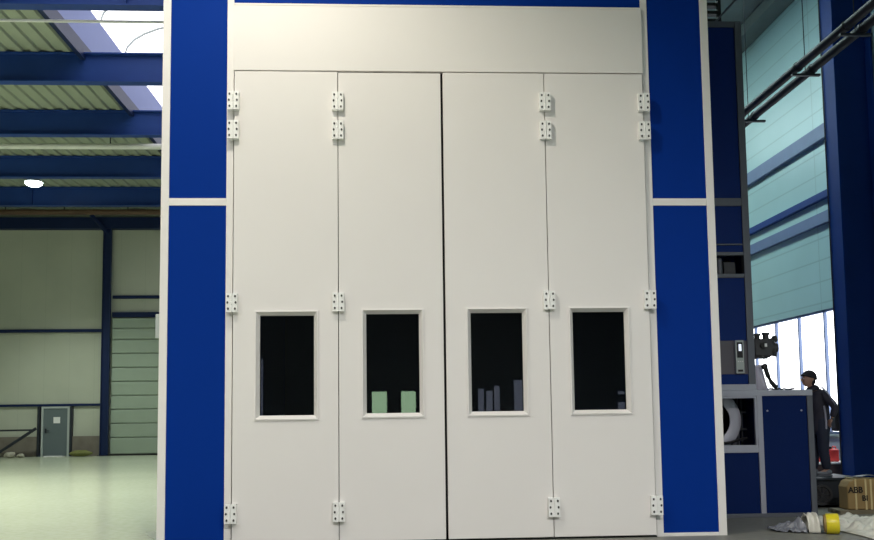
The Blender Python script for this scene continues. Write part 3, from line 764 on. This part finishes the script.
can(9.15, 18.72, .15, .17, 'smaller red canister on the bench next to the person')

# left far corner clutter
t = empty('barrier_trestle', (-14.9, 36.4, 0), 'dark steel trestle barrier with sloping strut before the far wall', 'barrier')
b = MB(); b.bar((-19, 36.4, 1.06), (-14.0, 36.4, 1.08), .07); b.build('top_rail', M['dark_steel'], t)
b = MB(); b.bar((-13.95, 36.4, 1.14), (-15.62, 36.4, .03), .10); b.build('sloping_strut', M['dark_steel'], t)
for x in (-18.9, -16.6): MB().box(x-.04, x+.04, 36.36, 36.44, 0, 1.03).build('leg', M['dark_steel'], t)
for k, (x, y, s, lab) in enumerate(((-15.6, 36.2, .16, 'dark rubble lump at the foot of the sloping strut'), (-14.85, 36.2, .19, 'pale rubble lump on the floor left of the grey door'), (-14.45, 36.25, .13, 'small rubble lump closest to the grey door'))):
    b = MB(); b.ball((x, y, s*.55), s, (1.1, .8, .65), 10)
    for v in b.bm.verts: v.co += Vector((1, 1, .6))*noise.noise(v.co*7)*s*.35
    mz = min(v.co.z for v in b.bm.verts)
    for v in b.bm.verts: v.co.z -= mz
    o = b.build('rubble_lump', M['stone'] if k else M['wood']); tag(o, lab, 'rubble', 'rubble by the far wall')
b = MB(); b.ball((-12.25, 36.6, .12), .3, (1.5, .8, .42), 14)
for v in b.bm.verts: v.co += Vector((.5, .5, .5))*noise.noise(v.co*5)*.08
mz = min(v.co.z for v in b.bm.verts)
for v in b.bm.verts: v.co.z -= mz
o = b.build('olive_sack', M['olive'], smooth=True); tag(o, 'flat olive sack on the floor between grey door and steel column', 'sack')

# ================================================================ THE PERSON
PX, PY, PZ = 7.12, 14.62, .47
def skin(name, chains, m, parent=None, sub=2, loc=None):
    """chains: list of (points, radii, parent_vertex or None); first chain's first vertex is the root"""
    verts, edges, rad, roots = [], [], [], []
    for pts, rr, at in chains:
        prev = at
        if at is None: roots.append(len(verts))
        for p_, r_ in zip(pts, rr):
            verts.append(p_); rad.append(r_); i = len(verts)-1
            if prev is not None: edges.append((prev, i))
            prev = i
    org = world_loc(parent) if parent is not None else Vector(loc)
    me = bpy.data.meshes.new(name); me.from_pydata([tuple(Vector(v)-org) for v in verts], edges, [])
    o = bpy.data.objects.new(name, me); C.objects.link(o)
    if parent is not None: o.parent = parent
    else: o.location = org
    sm = o.modifiers.new('skin', 'SKIN'); sm.use_smooth_shade = True
    lay = me.skin_vertices[0].data if me.skin_vertices else None
    for i, r_ in enumerate(rad):
        lay[i].radius = (r_, r_) if not isinstance(r_, tuple) else r_
        lay[i].use_root = i in roots
    s = o.modifiers.new('smooth', 'SUBSURF'); s.levels = sub; s.render_levels = sub
    me.materials.append(m)
    # bake the modifiers so the figure is one plain mesh
    dg = bpy.context.evaluated_depsgraph_get(); me2 = bpy.data.meshes.new_from_object(o.evaluated_get(dg))
    o.modifiers.clear(); o.data = me2
    if not me2.materials: me2.materials.append(m)
    for p_ in me2.polygons: p_.use_smooth = True
    return o
# joints (world): the figure faces -X, leans a little over the cabinet
pel = (PX+.04, PY, 1.34); wai = (PX+.06, PY, 1.52); che = (PX+.04, PY, 1.72); nkb = (PX-.05, PY, 1.87); nck = (PX-.115, PY, 1.965)
shn = (PX+.03, PY-.17, 1.80); eln = (PX+.19, PY-.27, 1.60); wrn = (PX+.13, PY-.23, 1.41)
shf = (PX+.01, PY+.17, 1.80); elf = (PX-.14, PY+.26, 1.55); wrf = (PX-.36, PY+.16, 1.66)
hpn = (PX+.05, PY-.09, 1.27); knn = (PX+.03, PY-.10, .90); ann = (PX+.08, PY-.10, .56); ton = (PX-.06, PY-.11, .51)
hpf = (PX+.05, PY+.09, 1.27); knf = (PX-.02, PY+.11, .90); anf = (PX-.05, PY+.11, .56); tof = (PX-.19, PY+.12, .51)
H = Vector((PX-.115, PY, 2.065))          # head centre
person = skin('person', [
    ([pel, wai, che, nkb, nck], [.12, .115, .135, .055, .052], None),
    ([shn, eln, wrn], [.06, .042, .030], 2), ([shf, elf, wrf], [.06, .042, .030], 2),
    ([hpn, knn, ann, ton], [.09, .062, .040, .022], 0), ([hpf, knf, anf, tof], [.09, .062, .040, .022], 0)], M['skin'], loc=(PX, PY, PZ))
# head: shaped skull, jaw, nose, brow, ears, lips joined into the body mesh; hands as separate finger chains
bm = bmesh.new(); bm.from_mesh(person.data); org = Vector((PX, PY, PZ))
def addball(c, rad, sc, n=16, warp=None):
    g = bmesh.ops.create_uvsphere(bm, u_segments=n, v_segments=n*2//3, radius=rad, matrix=Matrix.Translation(Vector(c)-org) @ Matrix.Diagonal((*sc, 1)))
    if warp:
        for v in g['verts']: warp(v)
def skull(v):
    q_ = v.co - (H-org)
    if q_.z < 0: v.co.y = (H-org).y + q_.y*(1 + q_.z*2.2); v.co.x += q_.z*.18   # narrower jaw, chin forward
addball(H, .105, (1.02, .80, 1.22), 24, skull)
addball(H + Vector((-.115, 0, -.012)), .018, (1.2, .75, 1.5), 10)                # nose
addball(H + Vector((-.100, 0, .030)), .02, (.7, 2.2, .5), 10)                    # brow
addball(H + Vector((-.098, 0, -.062)), .014, (.8, 1.8, .45), 10)                 # lips
addball(H + Vector((-.098, 0, -.075)), .014, (.8, 1.6, .45), 10)
for s_ in (-1, 1): addball(H + Vector((.012, s_*.083, -.005)), .026, (.75, .35, 1.2), 10)   # ears
bm.to_mesh(person.data); bm.free()
for p_ in person.data.polygons: p_.use_smooth = True
tag(person, 'person in dark jacket and cap facing left, hand on hip, behind the low cabinet', 'person')
for s_ in (-1, 1):
    MB().ball(H + Vector((-.096, s_*.030, .010)), .012, n=10).build('eye', M['sclera'], person, smooth=True)
def hand(w_, d_, side, upv):
    """palm with four unequal bent fingers and a thumb leaving the palm's side"""
    w_ = Vector(w_); d_ = Vector(d_).normalized(); u_ = Vector(upv).normalized(); s_ = d_.cross(u_).normalized()*side
    ch = [([w_, w_+d_*.045, w_+d_*.085], [.026, .032, .026], None)]
    for k, ln in enumerate((.070, .080, .075, .058)):
        off = s_*(.027-.018*k); base = w_+d_*.08+off
        ch.append(([w_+d_*.05+off*.7, base, base+d_*ln*.45-u_*.010, base+d_*ln*.75-u_*.030, base+d_*ln*.85-u_*.05], [.010, .010, .009, .008, .006], None))
    ch.append(([w_+d_*.025+s_*.012, w_+d_*.045+s_*.042, w_+d_*.075+s_*.058-u_*.01, w_+d_*.095+s_*.056-u_*.025], [.013, .012, .010, .008], None))
    return skin('hand', ch, M['skin'], person, sub=1)
hand(wrn, (-.35, .25, -.9), 1, (-.9, -.3, .3))
hand(wrf, (-.9, -.1, .25), -1, (.2, 0, 1))
jk = skin('jacket', [
    ([(PX+.05, PY, 1.12), (PX+.05, PY, 1.30), wai, che, nkb, (PX-.10, PY, 1.965)], [.165, .17, .155, .17, .125, .105], None),
    ([shn, eln, tuple(Vector(eln).lerp(Vector(wrn), .93))], [.085, .066, .048], 3), ([shf, elf, tuple(Vector(elf).lerp(Vector(wrf), .93))], [.085, .066, .048], 3)], M['jacket'], person)
MB().tube([(PX-.0, PY-.20, 1.93), (PX+.07, PY-.255, 1.83), (PX+.12, PY-.30, 1.72), (PX+.155, PY-.325, 1.63)], .014, 8).build('shoulder_stripe', M['stripe'], jk, smooth=True)
MB().tube([(PX+.04, PY-.172, 1.62), (PX+.06, PY-.165, 1.50), (PX+.06, PY-.178, 1.36), (PX+.06, PY-.172, 1.24)], .016, 8).build('side_stripe', M['stripe'], jk, smooth=True)
skin('trousers', [
    ([(PX+.06, PY, 1.50), (PX+.06, PY, 1.28)], [.13, .15], None),
    ([hpn, knn, (PX+.08, PY-.10, .56)], [.12, .09, .075], 1), ([hpf, knf, (PX-.05, PY+.11, .56)], [.12, .09, .075], 1)], M['trousers'], person)
# knit cap over the crown
b = MB(); b.ball(H + Vector((.012, 0, .035)), .118, (1.06, .86, 1.02), 22)
bmesh.ops.bisect_plane(b.bm, geom=b.bm.verts[:]+b.bm.edges[:]+b.bm.faces[:], plane_co=H+Vector((0, 0, .035)), plane_no=(.28, 0, 1), clear_inner=True)
bmesh.ops.holes_fill(b.bm, edges=[e for e in b.bm.edges if e.is_boundary])
b.tube([H + Vector((.012+.125*math.cos(a), .101*math.sin(a), .035-.28*.125*math.cos(a))) for a in [2*PI*k/24 for k in range(25)]], .014, 8)
b.build('knit_cap', M['cap'], person, smooth=True)
b = MB(); b.ball(H + Vector((.055, 0, -.03)), .075, (.72, 1.02, 1.0), 16); b.build('hair', M['cap'], person, smooth=True)
for a_, t_ in ((ann, ton), (anf, tof)):
    a_ = Vector(a_); t_ = Vector(t_)
    b = MB(); b.ball((a_.x+.01, a_.y, .528), .058, (1.15, .9, .92), 14); b.ball((a_.x-.075, a_.y, .512), .056, (1.9, .92, .66), 14); b.box(a_.x-.175, a_.x+.07, a_.y-.045, a_.y+.045, .472, .49)
    b.build('shoe', M['shoe'], person, bevel=.004, smooth=True)

# ================================================================ LIGHT
def area(x, y, z, sx, sy, power, col, rot=(0, 0, 0), name='daylight'):
    l = bpy.data.lights.new(name, 'AREA'); l.shape = 'RECTANGLE'; l.size = sx; l.size_y = sy; l.energy = power; l.color = col
    o = bpy.data.objects.new(name, l); C.objects.link(o); o.location = (x, y, z); o.rotation_euler = rot; return o
# unseen glowing panel added over the right aisle to light the teal wall
w = struct(MB().box(4.55, 5.4, 14.5, 35, 11.90, 11.94).build('window_12', M['aisle_fill']))
b = MB().box(4.45, 4.55, 14.4, 35.1, 11.85, 11.95).box(5.4, 5.5, 14.4, 35.1, 11.85, 11.95); b.build('window_frame', M['rail_blue'], w)  # frame round the added glowing panel

wd = bpy.data.worlds.new('world'); S.world = wd; wd.use_nodes = True
bg = wd.node_tree.nodes['Background']; bg.inputs['Color'].default_value = (.75, .85, 1, 1); bg.inputs['Strength'].default_value = 1.0
S.view_settings.view_transform = 'Standard'; S.view_settings.look = 'None'; S.view_settings.exposure = 0.0; S.view_settings.gamma = 1.0
S.view_settings.use_curve_mapping = False
S.cycles.use_denoising = True
S.cycles.max_bounces = 8
S.cycles.sample_clamp_indirect = 4.0
